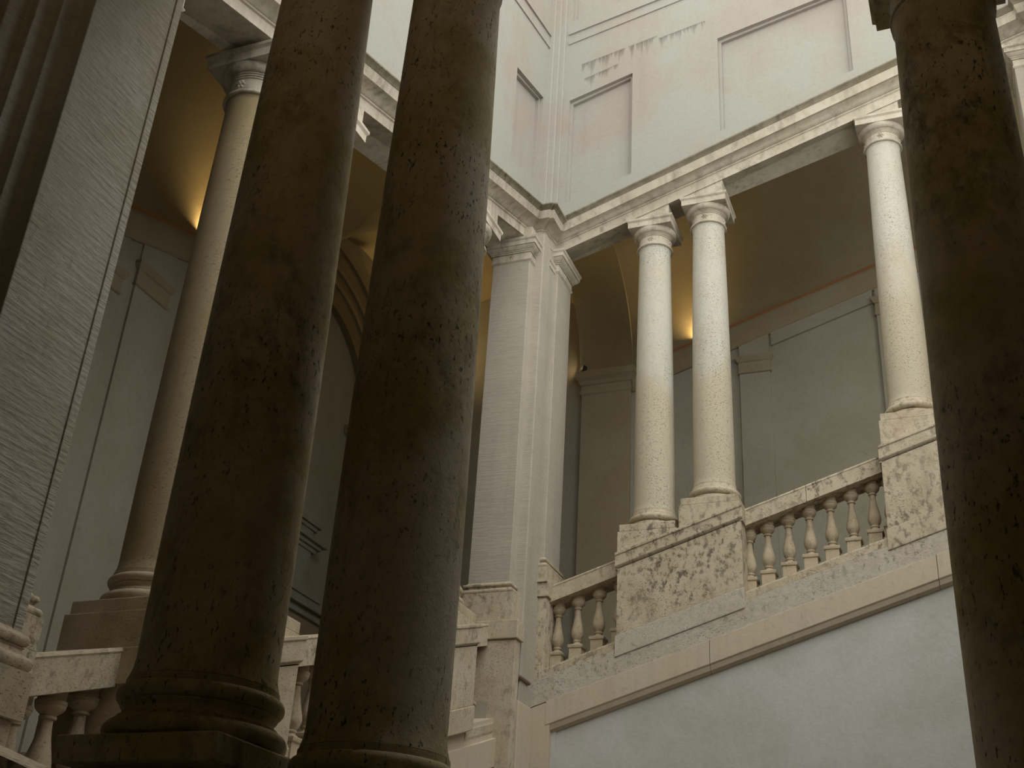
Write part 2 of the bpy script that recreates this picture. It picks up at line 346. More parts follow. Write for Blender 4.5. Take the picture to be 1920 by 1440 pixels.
L.prism(mb, [(13, -12), (50, -12), (50, -4.4 + T * 50), (13, -4.4 + T * 13)], -.9, 1.25)
wll = tag(mb.build('wall_left_lower', 'band'), 'stone lower wall below the left balustrade', None, kind='structure')
mb = MB(); L.slab(mb, 17, 48.6, 1.0, 1.42, -6.45, -5.25); mb.build('band_stone', 'band', wll, bevel=.02)
mb = MB(); N.prism(mb, [(-20, -12), (9, -12), (9, -6.0 - T * 9), (-20, -6.0 + T * 20)], -.9, .9)
tag(mb.build('wall_near_lower', 'band'), 'stone lower wall below the near balustrade', None, kind='structure')

# ---- vaults
def barrel(name, side, s0, s1, o_in, o_out, wspring, label, mat='vault', thick=.6, n=28):
    c = (o_in + o_out) / 2; r = abs(o_in - o_out) / 2; mb = MB()
    arc = [(c + r * math.cos(math.pi * k / n), wspring + r * math.sin(math.pi * k / n)) for k in range(n + 1)]
    out = [(c + (r + thick) * math.cos(math.pi * k / n), wspring + (r + thick) * math.sin(math.pi * k / n)) for k in range(n + 1)]
    prof = arc + out[::-1]
    mb.loft([[side.P(s, o, w) for o, w in prof] for s in (s0, s1)])
    return tag(mb.build(name, mat, smooth=30), label, None, kind='structure')
barrel('ceiling_far', F, -19.85, 12, 0, -15, 45.2, 'buff barrel vault rising over the far flight')
barrel('ceiling_left', L, 8, 50.0, 0, -15.4, 22.13, 'buff barrel vault rising over the left flight')
mb = MB(); N.slab(mb, -20.5, 20, -18.8, -.6, 20.3, 21.0); mb.box(XB, -20.5, YBN, 15.6, 26.9, 27.3)  # unseen ceiling added to keep the near columns in shade
tag(mb.build('ceiling_near', 'vault'), 'unseen sloping plaster ceiling added over the near flight to block the sky', None, kind='structure')
# landing groin vault
ZS = 38.72
def groin():
    xs = [XB + (-23.4 - XB) * i / 40 for i in range(41)]; ys = [53.4 + (YB - 53.4) * j / 40 for j in range(41)]
    cx, rx = (XB - 21.5) / 2, (21.5 + XB) / -2; cy, ry = (YB + 52.3) / 2, (YB - 52.3) / 2
    v = []; f = []
    for x in xs:
        for y in ys:
            h1 = math.sqrt(max(0, ry * ry - (y - cy) ** 2)); h2 = math.sqrt(max(0, rx * rx - (x - cx) ** 2)); v.append((x, y, ZS + max(h1, h2)))
    for i in range(40):
        for j in range(40): f.append((i * 41 + j, (i + 1) * 41 + j, (i + 1) * 41 + j + 1, i * 41 + j + 1))
    mb = MB(); mb.add(v, f); return mb
tag(groin().build('ceiling_landing', 'vault', smooth=35), 'groin vault over the corner landing', None, kind='structure')
def tarch(name, label, axis):
    """transverse arch of the landing; axis 'y': spans along y (between well corner and far back wall)"""
    n = 26; mb = MB()
    if axis == 'y': c, r, a0, a1 = (YB + 52.3) / 2, 7.25, -23.55, -19.85
    else: c, r, a0, a1 = (XB - 21.5) / 2, 7.4, 49.4, 53.4
    arc = [(c + r * math.cos(math.pi * k / n), ZS + r * math.sin(math.pi * k / n)) for k in range(n + 1)]
    out = [(c + (r + 1.2) * math.cos(math.pi * k / n), ZS + (r + 1.2) * math.sin(math.pi * k / n)) for k in range(n + 1)]
    prof = arc + out[::-1]
    mb.loft([[(a, p, z) if axis == 'y' else (p, a, z) for p, z in prof] for a in (a0, a1)])
    return tag(mb.build(name, 'vault', smooth=30, origin=((a0 + a1) / 2, c, ZS) if axis == 'y' else (c, (a0 + a1) / 2, ZS)), label, 'arch')
tarch('transverse_arch', 'broad warm-lit plaster arch at the foot of the far flight', 'y')
tarch('transverse_arch', 'broad plaster arch at the head of the left flight', 'x')

# ---- stair flights and landing
def flight(name, side, s0, s1, o0, o1, w, label, up=1):
    n = max(2, int(abs(s1 - s0) * T / .6)); mb = MB(); prof = []
    poly = []
    for k in range(n):
        a = s0 + (s1 - s0) * k / n; b_ = s0 + (s1 - s0) * (k + 1) / n
        z = max(w + side.rise(a), w + side.rise(b_)); poly += [(a, z), (b_, z)]
    poly = [(s0, w - 2 + side.rise(s0))] + poly + [(s1, w - 2 + side.rise(s1))]
    side.prism(mb, poly, o0, o1)
    return tag(mb.build(name, 'floor'), label, None, kind='structure')
flight('floor_far_flight', F, -19, 6, -15, -.85, 19.8, 'stone steps of the far flight')
flight('floor_left_flight', L, 19, 48, -15.4, -.85, -5.0, 'stone steps of the left flight')
flight('floor_near_flight', N, -18, 20, -18.8, -.85, -6.4, 'stone steps of the near flight')
mb = MB(); mb.box(XB, -20.6, 48, YB, 11.0, 12.0); mb.box(-21.6, -19, 53.1, YB, 12.0, 13.0)
tag(mb.build('floor_landing', 'floor'), 'stone floor of the corner landing', None, kind='structure')
mb = MB(); mb.box(XB, -18, YBN, 19, -.6, .2)
tag(mb.build('floor_near_landing', 'floor'), 'stone floor of the near left landing', None, kind='structure')

# ================================================================== ENTABLATURES
EPROF = [(1.1, 0), (1.1, .56), (1.18, .6), (1.18, .68), (1.25, .71), (1.33, .80), (1.5, .90), (1.78, .97), (1.82, 1.0), (1.82, 1.55), (1.86, 1.58),
         (1.9, 1.66), (1.99, 1.74), (2.04, 1.78), (2.04, 1.86), (1.9, 1.92), (.7, 2.05), (-.75, 2.05), (-.75, 0)]
def rel(prof, d): return [(o - d, w) for o, w in prof]
ZC = 37.33                                                      # soffit height on the corner
e = thing('entablature', 'sloping stained stone entablature over the far colonnade', 'entablature', (-7, YF, 40), 'entablatures round the well')
ARC = [(.0, 0), (0, .56), (.08, .6), (.08, .68), (-.3, .7), (-1.85, .7), (-1.85, 0)]
COR = [(-.6, .7), (.08, .68), (.15, .71), (.23, .80), (.4, .90), (.68, .97), (.55, 1.0), (.72, 1.56), (-.6, 1.56)]
LIP = [(-.6, 1.56), (.74, 1.56), (.77, 1.62), (.82, 1.68), (.9, 1.75), (.94, 1.78), (.94, 1.86), (.8, 1.92), (-.35, 2.05), (-.6, 2.05)]
pathF = [(-19.68, 50.3, ZC), (-19.68, 51.2, 43.85 - T * 19.68), (6.0, 51.2, 43.85 + T * 6.0), (6.0, 50.8, 43.85 + T * 6.0), (6.6, 50.8, 43.85 + T * 6.3), (6.6, 47.6, 43.85 + T * 7.0)]
pathL = [(-20.4, 17.5, 21.1 + T * 17.5), (-20.4, 49.28, 21.1 + T * 49.28), (-19.84, 49.28, 21.1 + T * 49.28), (-19.84, 49.55, ZC), (-19.68, 49.55, ZC), (-19.68, 50.3, ZC)]
# path direction must keep the well on the right-hand side: left wall runs +y -> right side is +x ; far wall runs +x -> right side is -y
mb = MB(); sweep(mb, pathF, ARC); mb.build('architrave', 'entab', e)
mb = MB(); sweep(mb, pathF, COR); mb.build('cornice', 'entab', e, smooth=35)
mb = MB(); sweep(mb, pathF, LIP); mb.build('cornice_lip', 'lip', e, smooth=35)
e = thing('entablature', 'sloping stone entablature over the left colonnade, cut by the near columns', 'entablature', (XL, 33, 33), 'entablatures round the well')
lowp = lambda p: [(o, w * .86) for o, w in p]
mb = MB(); sweep(mb, pathL, lowp(ARC)); mb.build('architrave', 'entab', e)
mb = MB(); sweep(mb, pathL, lowp(COR)); mb.build('cornice', 'entab', e, smooth=35)
mb = MB(); sweep(mb, pathL, lowp(LIP)); mb.build('cornice_lip', 'lip', e, smooth=35)
TN = .30
e = thing('entablature', 'entablature over the near colonnade above the viewer', 'entablature', (-6, YN, 20), 'entablatures round the well')
pathN = [(9, YN + 1.1, 18.45 - TN * 9), (-19.3, YN + 1.1, 18.45 + TN * 19.3)]
mb = MB(); sweep(mb, pathN, ARC); mb.build('architrave', 'entab', e)
mb = MB(); sweep(mb, pathN, COR); mb.build('cornice', 'entab', e, smooth=35)
mb = MB(); sweep(mb, pathN, LIP); mb.build('cornice_lip', 'lip', e, smooth=35)

# ================================================================== COLUMNS
def torus_prof(r, z0, z1, bulge, n=8):
    zc = (z0 + z1) / 2; h = (z1 - z0) / 2
    return [(r - bulge + bulge * math.cos(-math.pi / 2 + math.pi * k / n), zc + h * math.sin(-math.pi / 2 + math.pi * k / n)) for k in range(n + 1)]
def rosette_mesh():
    mb = MB()
    for k in range(6):
        a = k * math.pi / 3; cx, cz = .105 * math.cos(a), .105 * math.sin(a); vs = [(cx, -.075, cz)]; fs = []
        for j in range(8):
            t = 2 * math.pi * j / 8; u, v = .085 * math.cos(t), .055 * math.sin(t)
            vs.append((cx + u * math.cos(a) - v * math.sin(a), .02, cz + u * math.sin(a) + v * math.cos(a)))
        for j in range(8): fs.append((0, 1 + j, 1 + (j + 1) % 8))
        mb.add(vs, fs)
    vs = [(0, -.11, 0)] + [(.06 * math.cos(t * math.pi / 4), .0, .06 * math.sin(t * math.pi / 4)) for t in range(8)]
    mb.add(vs, [(0, 1 + j, 1 + (j + 1) % 8) for j in range(8)])
    me = bpy.data.meshes.new('rosette'); me.from_pydata([(x * S, y * S, z * S) for x, y, z in mb.v], [], mb.f)
    me.materials.append(M['entab']); return me
ROS = rosette_mesh()
def column(cx, cy, zp, zt, r, side, soffit, mats, label, group, n=64, pl=1.36, ab=1.27, rosettes=True, ech=1.18, slab=.30, belly=0, tuscan=False):
    """zp: top of plinth, zt: top of abacus; soffit(s): height of the sloping soffit"""
    e = thing('column', label, 'column', (cx, cy, zp - .36 * r), group)
    mS, mB = mats
    mb = MB(); mb.box(cx - pl * r, cx + pl * r, cy - pl * r, cy + pl * r, zp - .36 * r, zp); mb.build('plinth', mB, e, bevel=.03)
    z = zp; P = []
    P += torus_prof(1.27 * r, z, z + .30 * r, .16 * r); P += [(1.12 * r, z + .30 * r), (1.12 * r, z + .34 * r)]
    P += [(1.06 * r, z + .38 * r), (1.045 * r, z + .43 * r), (1.06 * r, z + .47 * r), (1.09 * r, z + .50 * r), (1.09 * r, z + .53 * r)]
    P += torus_prof(1.17 * r, z + .53 * r, z + .77 * r, .12 * r); P += [(1.07 * r, z + .77 * r), (1.07 * r, z + .86 * r), (1.03 * r, z + .87 * r)]
    if tuscan:
        P = [(1.17 * r, z), (1.17 * r, z + .2 * r), (1.1 * r, z + .22 * r), (1.03 * r, z + .25 * r)] + torus_prof(1.26 * r, z + .27 * r, z + .62 * r, .19 * r) + [(1.1 * r, z + .61 * r), (1.1 * r, z + .7 * r), (1.06 * r, z + .75 * r), (1.05 * r, z + .87 * r)]
    mb = MB(); mb.lathe(cx, cy, P, n); mb.build('base', mB, e, smooth=50)
    zs0 = z + .87 * r; zc0 = zt - 1.62 * r; H = zc0 - zs0; P = [((1.055 - belly) * r, zs0), ((1.045 - belly) * r, zs0 + .05 * r), ((1.012 - belly) * r, zs0 + .16 * r), ((1.0 - belly) * r, zs0 + .32 * r)]
    for k in range(1, 15):
        t = k / 14; P.append((r * (1 - belly * max(0, 1 - t / .45) ** 1.6 - .155 * max(0, (t - .12) / .88) ** 1.45), zs0 + .32 * r + t * (H - .32 * r - .12 * r)))
    P += [(.86 * r, zc0 - .06 * r), (.885 * r, zc0)]
    mb = MB(); mb.lathe(cx, cy, P, n); mb.build('shaft', mS, e, smooth=40)
    z = zc0; P = torus_prof(min(.985, ech) * r, z, z + .13 * r, .07 * r) + [(.9 * r, z + .13 * r), (.9 * r, z + .17 * r), (.86 * r, z + .2 * r), (.86 * r, z + .62 * r)]
    P += [(.9 * r, z + .64 * r), (.9 * r, z + .69 * r), (min(.94, ech - .02) * r, z + .70 * r), (min(.94, ech - .02) * r, z + .75 * r), (min(.98, ech) * r, z + .76 * r), (min(.98, ech) * r, z + .80 * r)]
    P += [((min(.98, ech) + max(0, ech - .98) * math.sin(k * math.pi / 12)) * r, z + (.80 + .30 * (1 - math.cos(k * math.pi / 12))) * r) for k in range(1, 7)]
    mb = MB(); mb.lathe(cx, cy, P, n); cap = mb.build('capital', mB if mB == 'near' else 'entab', e, smooth=40)
    if rosettes and ech > 1:
        for k in range(4):
            a = k * math.pi / 2
            o = instance('rosette', ROS, cap, (cx + .86 * r * math.sin(a), cy - .86 * r * math.cos(a), z + .42 * r)); o.rotation_euler.z = a
            o.scale = (r, r, r)
    za = zt - .52 * r; h = ab * r; zl_ = za + (.30 - slab) * r
    mb = MB(); mb.box(cx - h * .94, cx + h * .94, cy - h * .94, cy + h * .94, zl_, za + .30 * r)
    rings = []
    for d, zz in ((.94, .30), (.955, .33), (.985, .38), (1.0, .40), (1.0, .52)):
        rings.append([(cx - h * d, cy - h * d, za + zz * r), (cx + h * d, cy - h * d, za + zz * r), (cx + h * d, cy + h * d, za + zz * r), (cx - h * d, cy + h * d, za + zz * r)])
    mb.loft(rings); mb.build('abacus', mB if mB == 'near' else 'entab', e)
    # wedge block that takes up the slope between abacus and soffit
    mb = MB(); b_ = 1.04 * r; s = cx if side.k in 'FN' else cy
    p = []
    for zz in (0, 1):
        for dx, dy in ((-b_, -b_), (b_, -b_), (b_, b_), (-b_, b_)):
            ss = s + (dx if side.k in 'FN' else dy); p.append((cx + dx, cy + dy, zt if zz == 0 else max(zt + .01, soffit(ss) + .02)))
    mb.hexa(p); mb.build('wedge_block', mB if mB == 'near' else 'entab', e)
    return e
sofF = lambda s: 43.85 + T * s
sofL = lambda s: 21.1 + T * s
sofN = lambda s: 18.45 - TN * s
gF = 'pale columns of the far colonnade'
farcols = [(-14.28, 20.93, 38.77, 'pale stone column of the far pair nearest the corner pier, on the lower step of the mottled pedestal'),
           (-11.3, 22.0, 39.65, 'pale stone column of the far pair standing at the upper end of the mottled pedestal'),
           (-1.93, 25.3, 42.87, 'pale stone column beyond the long far balustrade, beside the dark right-hand column'),
           (1.12, 26.3, 43.87, 'pale stone column hidden behind the dark right-hand column')]
for x, zp, zt, lab in farcols: column(x, YF, zp, zt, 1.0, F, sofF, ('shaft', 'trav'), lab, gF, 56, tuscan=True)
leftcols = [(26.0, 'slim warm-toned column on the left, showing its capital and base beside the nearest dark column'),
            (30.0, 'column of the left colonnade mostly hidden behind the nearest dark column'),
            (39.75, 'column of the left colonnade hidden behind the second dark column'),
            (43.5, 'column of the left colonnade seen as a thin strip beside the corner pier')]
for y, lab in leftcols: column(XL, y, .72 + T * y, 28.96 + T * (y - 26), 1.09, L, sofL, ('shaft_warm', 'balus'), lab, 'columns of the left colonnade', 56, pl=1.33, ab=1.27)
nearcols = [(-11.98, 15.6, 1.11, 'huge dark column in front on the left, its moulded base resting on a block'),
            (-8.72, 16.2, 1.07, 'huge dark column in the centre foreground, its base cut by the picture edge'),
            (.6, 17.2, 1.01, 'huge dark column at the right edge of the picture'),
            (3.9, 17.2, .99, 'near column just outside the right picture edge')]
nearcols = [(x * y / 16.2, y, r, lab) for x, y, r, lab in nearcols]
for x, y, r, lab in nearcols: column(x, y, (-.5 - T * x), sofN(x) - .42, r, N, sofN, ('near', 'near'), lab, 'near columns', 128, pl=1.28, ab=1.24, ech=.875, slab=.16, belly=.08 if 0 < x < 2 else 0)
# ================================================================== PEDESTALS
def pedestal(side, s0, s1, wcap, wdie, wbase, cols, pl, zps, r, label, od=1.48, oc=1.6, mat='trav', ct=.7, footmat=None):
    x, y = side.pl((s0 + s1) / 2, 0); e = thing('pedestal', label, 'pedestal', (x, y, wbase + side.rise((s0 + s1) / 2)), 'column pedestals')
    mb = MB(); side.slab(mb, s0 + .08, s1 - .08, -od, od, wbase + 1.0, wcap - ct + .02); mb.build('die', mat, e, bevel=.03)
    mb = MB(); side.slab(mb, s0 + .03, s1 - .03, -od - .06, od + .06, wbase, wbase + 1.0); mb.build('foot', footmat or mat, e, bevel=.04)
    mb = MB(); side.run(mb, s0, s1, [(-oc, wcap - ct + .12), (-oc, wcap), (oc + .06, wcap), (oc + .06, wcap - .13), (oc, wcap - .17), (oc, wcap - ct + .06), (oc - .06, wcap - ct), (od, wcap - ct - .02), (od, wcap - ct - .1), (-od, wcap - ct - .1)])
    mb.build('cap', mat, e, bevel=.02)
    for c, zp in zip(cols, zps):
        mb = MB(); h = pl * 1.06; p = []
        for zz in (0, 1):
            for ds, o in ((-h, -h), (h, -h), (h, h - .06), (-h, h - .06)):
                p.append(side.P(c + ds, o, wcap - .05) if zz == 0 else side.Z(c + ds, o, max(zp - .36 * r, wcap - .03 + side.rise(c + ds))))
        mb.hexa(p); mb.build('plinth_block', mat, e, bevel=.03)
    return e
pedestal(F, -15.75, -9.72, 24.57, 0, 19.62, (-14.28, -11.3), 1.36, (20.93, 22.0), 1, 'large mottled travertine pedestal under the far pair of columns', footmat='rough')
pedestal(F, -3.5, 2.7, 24.72, 0, 19.75, (-1.93, 1.12), 1.36, (25.3, 26.3), 1, 'travertine pedestal behind the dark right-hand column')
pl_ = lambda y: .72 + T * y
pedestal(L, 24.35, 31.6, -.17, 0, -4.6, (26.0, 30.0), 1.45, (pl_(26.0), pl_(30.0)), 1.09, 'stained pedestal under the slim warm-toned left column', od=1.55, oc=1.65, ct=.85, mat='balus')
pedestal(L, 38.1, 45.16, -.17, 0, -4.6, (39.75, 43.5), 1.45, (pl_(39.75), pl_(43.5)), 1.09, 'pale pedestal left of the corner pier, beside the centre dark column', od=1.55, oc=1.65, ct=.85)
pn = lambda x: -.52 - T * x
pedestal(N, -13.2, -7.2, -1.55, 0, -6.6, (-11.54, -8.72), 1.4, (pn(-11.54) - .0, pn(-8.72)), 1.1, 'dark pedestal under the two front columns at the bottom edge', mat='near', od=1.95, oc=2.05)
pedestal(N, -.95, 5.5, -1.55, 0, -6.6, (.62, 3.9), 1.36, (pn(.62), pn(3.9)), 1, 'dark pedestal of the right-hand near column below the picture', mat='near', od=2.2, oc=2.3)

# ================================================================== BALUSTRADES
def baluster_mesh(h, name='baluster'):
    mb = MB(); k = h / 3.35
    mb.box(-.30, .30, -.30, .30, -.55, .82 * k)
    rings = []
    for d, z in ((.31, .80), (.35, .83), (.36, .87), (.36, .95), (.33, .98)):
        rings.append([(-d, -d, z * k), (d, -d, z * k), (d, d, z * k), (-d, d, z * k)])
    mb.loft(rings)
    P = [(.25, .97), (.255, 1.01), (.235, 1.05), (.18, 1.07), (.165, 1.13), (.20, 1.16), (.205, 1.2), (.18, 1.24), (.235, 1.33), (.285, 1.46), (.30, 1.58), (.285, 1.72), (.235, 1.96), (.175, 2.24),
         (.14, 2.5), (.132, 2.66), (.135, 2.72), (.185, 2.73), (.19, 2.79), (.165, 2.81), (.2, 2.86), (.28, 2.93), (.325, 3.01), (.325, 3.07), (.34, 3.08), (.34, 3.17), (.30, 3.18), (.30, 3.5)]
    mb.lathe(0, 0, [(r, z * k) for r, z in P], 24)
    me = bpy.data.meshes.new(name); me.from_pydata([(x * S, y * S, z * S) for x, y, z in mb.v], [], mb.f)
    bm = bmesh.new(); bm.from_mesh(me); bmesh.ops.recalc_face_normals(bm, faces=bm.faces); bm.to_mesh(me); bm.free()
    me.polygons.foreach_set('use_smooth', [True] * len(me.polygons)); me.set_sharp_from_angle(angle=math.radians(38))
    me.materials.append(M['balus']); return me
BALF, BALL = baluster_mesh(3.35), baluster_mesh(3.3)
def balustrade(side, s0, s1, wbase, wtop, rt, xs, label, me, orail=.75, obase=1.25, mat='trav', sc=1.0, joints=()):
    x, y = side.pl((s0 + s1) / 2, 0); e = thing('balustrade', label, 'balustrade', (x, y, wbase - .5 + side.rise((s0 + s1) / 2)), 'balustrades')
    js = [s0, *joints, s1]
    for a, b_ in zip(js, js[1:]):
        mb = MB(); side.run(mb, a + (.01 if a != s0 else 0), b_ - (.01 if b_ != s1 else 0), [(-orail, wtop - rt), (-orail - .03, wtop - .14), (-orail, wtop), (orail - .08, wtop), (orail, wtop - .02), (orail + .03, wtop - .10), (orail, wtop - .16), (orail, wtop - rt), (orail - .2, wtop - rt - .03)])
        mb.build('rail', mat, e)
    mb = MB(); side.run(mb, s0, s1, [(-obase, wbase - .5), (-obase, wbase), (obase, wbase), (obase + .03, wbase - .08), (obase + .03, wbase - .38), (obase, wbase - .5)]); mb.build('foot_course', mat, e)
    for s in xs:
        o = instance('baluster', me, e, side.P(s, 0, wbase)); o.scale = (sc, sc, 1); o.rotation_euler.z = 0
    return e
balustrade(F, -19.4, -15.72, 20.46, 24.64, .84, (-19.0, -18.02, -16.97, -15.95), 'short stone balustrade between the corner pier and the mottled pedestal', BALF)
balustrade(F, -9.75, -3.45, 20.46, 24.64, .84, (-9.72, -8.86, -7.9, -6.93, -5.96, -5.0, -4.04, -3.3), 'long sloping stone balustrade between the two far pedestals', BALF, joints=(-6.9,))
balustrade(F, 2.65, 5.0, 20.46, 24.64, .84, (3.2, 4.2), 'short balustrade beyond the dark right-hand column', BALF)
balustrade(L, 20.4, 24.4, -4.55, -.17, 1.02, (21.0, 22.0, 23.1, 24.2), 'pale stone balustrade at lower left, beside the chiselled pier', BALL, sc=1.15)
balustrade(L, 31.55, 38.15, -4.55, -.17, 1.02, (31.9, 32.95, 34.0, 35.05, 36.1, 37.15), 'stone balustrade seen between the two front columns', BALL, sc=1.15)
balustrade(L, 45.1, 47.95, -4.55, -.17, 1.02, (45.7, 46.75, 47.7), 'short balustrade against the corner pier with one baluster in view', BALL, sc=1.15)
balustrade(N, -17.4, -13.5, -6.0, -1.71, .84, (-16.6, -15.6, -14.6), 'white-topped near balustrade rail at the lower left corner', BALF)
balustrade(N, -7.2, -.9, -6.0, -1.71, .84, (-6.6, -5.6, -4.6, -3.6, -2.6, -1.6), 'near balustrade below the picture edge', BALF)

# ================================================================== PIERS
def pier(label, x0, x1, y0, y1, zb, zt, zped, zfoot, mat, ped=None, mats='trav', group='corner piers', cap_h=1.25, rosette=None, bevel=.03, plh=.75):
    """square pier: shaft x0..x1, y0..y1; zb top of plinth, zt top of capital"""
    cx, cy = (x0 + x1) / 2, (y0 + y1) / 2; e = thing('pier', label, 'pier', (cx, cy, zfoot), group)
    def frust(mb, prof):
        mb.loft([[(x0 - d, y0 - d, z), (x1 + d, y0 - d, z), (x1 + d, y1 + d, z), (x0 - d, y1 + d, z)] for d, z in prof])
    mb = MB(); mb.box(x0, x1, y0, y1, zb + .5, zt - cap_h); mb.build('shaft', mat, e, bevel=bevel)
    mb = MB(); frust(mb, [(.3, zb - plh), (.3, zb), (.25, zb)] + [(.16 + .1 * math.sin(math.pi * k / 6), zb + .22 * (1 - math.cos(math.pi * k / 6)) / 2) for k in range(7)] +
                     [(.12, zb + .24), (.09, zb + .28), (.12, zb + .31)] + [(.1 + .07 * math.sin(math.pi * k / 6), zb + .33 + .17 * (1 - math.cos(math.pi * k / 6)) / 2) for k in range(7)] + [(.05, zb + .52), (.0, zb + .58)])
    mb.build('base', mats, e, smooth=40)
    z = zt - cap_h
    mb = MB(); frust(mb, [(.0, z - .05), (.06, z), (.09, z + .05), (.06, z + .1), (.03, z + .13), (.03, z + .48), (.1, z + .5), (.1, z + .56), (.15, z + .58), (.15, z + .62), (.22, z + .66), (.3, z + .76), (.33, z + .82), (.38, z + .83), (.38, z + 1.06), (.42, z + 1.1), (.45, z + 1.14), (.45, zt)])
    cap = mb.build('capital', 'entab', e, smooth=25)
    mb = MB(); mb.box(x0 + .02, x1 + .05, y0 - .05, y1 - .02, zt, max(zt + .05, 37.35) if zt < 38 else zt + .6); mb.build('wedge_block', 'entab', e)
    for a, (rx, ry) in (rosette or []):
        o = instance('rosette', ROS, cap, (rx, ry, z + .32)); o.rotation_euler.z = a
    if ped:
        px0, px1, py0, py1, zc = ped
        mb = MB(); mb.box(px0 + .12, px1 - .12, py0 + .12, py1 - .12, zfoot, zc - .85); mb.build('pedestal_die', mats, e, bevel=.03)
        mb = MB(); mb.box(px0, px1, py0, py1, zc - .85, zc); mb.build('pedestal_cap', mats, e, bevel=.04)
        mb = MB(); mb.box(px0 + .08, px1 - .08, py0 + .08, py1 - .08, zfoot, zfoot + 1.1); mb.build('pedestal_foot', mats, e, bevel=.03)
    return e
pier('tall pale pier left of the inner corner, facing the stairs', -22.1, -20.0, 48.3, 51.0, 16.95, 36.5, 0, -12, 'pier', ped=(-22.5, -19.32, 47.9, 48.75, 15.6), rosette=[(0, (-21.0, 48.28))], plh=1.36)
pier('narrow pale pier right of the inner corner, at the foot of the far balustrade', -21.6, -19.47, 51.2, 53.4, 19.1, 37.45, 0, -12, 'pier', ped=(-21.8, -19.12, 51.0, 53.6, 18.5), rosette=[(math.pi / 2, (-19.45, 52.3))])
cs = thing('corner_strip', 'pale vertical stone strip in the inner corner between the two piers', 'pilaster', (-19.9, 50, -12))
mb = MB(); mb.box(-21, -19.5, 48.95, 50.0, 12.2, 37.3); mb.box(-21, -19.66, 49.9, 52, 12.2, 37.3); mb.build('shaft', 'pier', cs, bevel=.05)
mb = MB(); mb.box(-21, -19.4, 48.7, 50.3, -12, 12.2); mb.box(-21, -19.55, 50.2, 52, -12, 12.2); mb.build('foot', 'band', cs, bevel=.05)
mb = MB(); mb.box(-20.6, -19.36, 48.62, 50.05, 13.15, 13.32); mb.build('collar', 'iron', cs, bevel=.08)
# far right corner pier, near piers
pier('pale pier at the far right edge beyond the dark column', 4.9, 7.4, 51.2, 53.4, 27.6, 45.4, 0, -12, 'pier', ped=(4.6, 7.6, 51.0, 53.6, 26.9))
zl = .72 + T * 20
pier('pier of the left colonnade hidden behind the chiselled pier', -22.6, -20.3, 18.0, 20.35, zl + .1, 27.4, 0, -12, 'trav', ped=(-22.9, -20.0, 17.7, 20.7, zl - .6))
# the big chiselled pier beside the camera: plan outline with coved returns, pulled up
npier = thing('pier', 'big chiselled pier at the left edge, dark moulded side and grey lit side', 'pier', (-18.5, 16.2, -12), 'corner piers')
def cove(x0, y0, x1, y1, n=6):
    return [(x0 + (x1 - x0) * math.sin(k * math.pi / 2 / n), y0 + (y1 - y0) * (1 - math.cos(k * math.pi / 2 / n))) for k in range(n + 1)]
plan = [(-17.5, 17.5), (-17.5, 14.9), (-17.72, 14.9)] + cove(-17.78, 14.9, -18.03, 14.55)[1:] + [(-18.03, 14.5), (-18.15, 14.5)] + cove(-18.18, 14.5, -18.36, 14.2)[1:] + [(-18.36, 14.14), (-18.6, 14.14), (-18.75, 13.7), (-22, 13.7), (-22, 17.5)]
zpn = 5.25
mb = MB(); mb.loft([[(x, y, z) for x, y in plan] for z in (zpn + .5, 23.0)]); mb.build('shaft', 'nearpier', npier, bevel=.03)
mb = MB(); mb.box(-17.6, -17.46, 17.3, 17.54, zpn + .5, 23.0); mb.build('arris_strip', 'nearpier', npier, bevel=.02)
def plan_off(d): return [(-17.5 + d, 17.5 + d), (-17.5 + d, 14.9 - d), (-18.2, 14.9 - d), (-18.2, 13.7 - d), (-22, 13.7 - d), (-22, 17.5 + d)]
mb = MB()
prof = [(.33, zpn - .9), (.33, zpn), (.26, zpn)] + [(.17 + .12 * math.sin(math.pi * k / 6), zpn + .3 * (1 - math.cos(math.pi * k / 6)) / 2) for k in range(7)] + [(.12, zpn + .34), (.1, zpn + .42), (.13, zpn + .46)] + [(.1 + .08 * math.sin(math.pi * k / 6), zpn + .48 + .22 * (1 - math.cos(math.pi * k / 6)) / 2) for k in range(7)] + [(.06, zpn + .74), (.0, zpn + .8)]
mb.loft([[(x, y, z) for x, y in plan_off(d)] for d, z in prof]); mb.build('base', 'trav', npier, smooth=40)
mb = MB(); mb.box(-22, -17.3, 13.5, 17.7, zpn - 1.9, zpn - .9); mb.build('pedestal_cap', 'trav', npier, bevel=.04)
mb = MB(); mb.box(-22, -17.42, 13.6, 17.6, -12, zpn - 1.9); mb.build('pedestal_die', 'trav', npier, bevel=.03)

# ================================================================== BACK WALL FITTINGS
# cornices at the springing of the vaults
def back_cornice(side, s0, s1, o, w, label, mat='inner_stone'):
    e = thing('wall_cornice', label, 'cornice', (*side.pl((s0 + s1) / 2, o), w + side.rise((s0 + s1) / 2)), 'inner wall cornices')
    mb = MB(); side.run(mb, s0, s1, [(o - .1, w - 1.7), (o + .16, w - 1.7), (o + .2, w - 1.64), (o + .14, w - 1.56), (o + .14, w - .16), (o + .26, w - .1), (o - .1, w - .1)]); mb.build('frieze', mat, e)
    mb = MB(); side.run(mb, s0, s1, [(o - .1, w - .1), (o + .26, w - .1), (o + .36, w - .04), (o + .36, w + .05), (o - .1, w + .05)]); mb.build('red_fillet', 'fine', e)
    return e
back_cornice(F, -19.85, 6, -15, 45.15, 'sloping olive cornice with red edge behind the far columns')
back_cornice(L, 18, 49.4, -15.4, 22.1, 'sloping olive cornice with red edge on the left back wall')
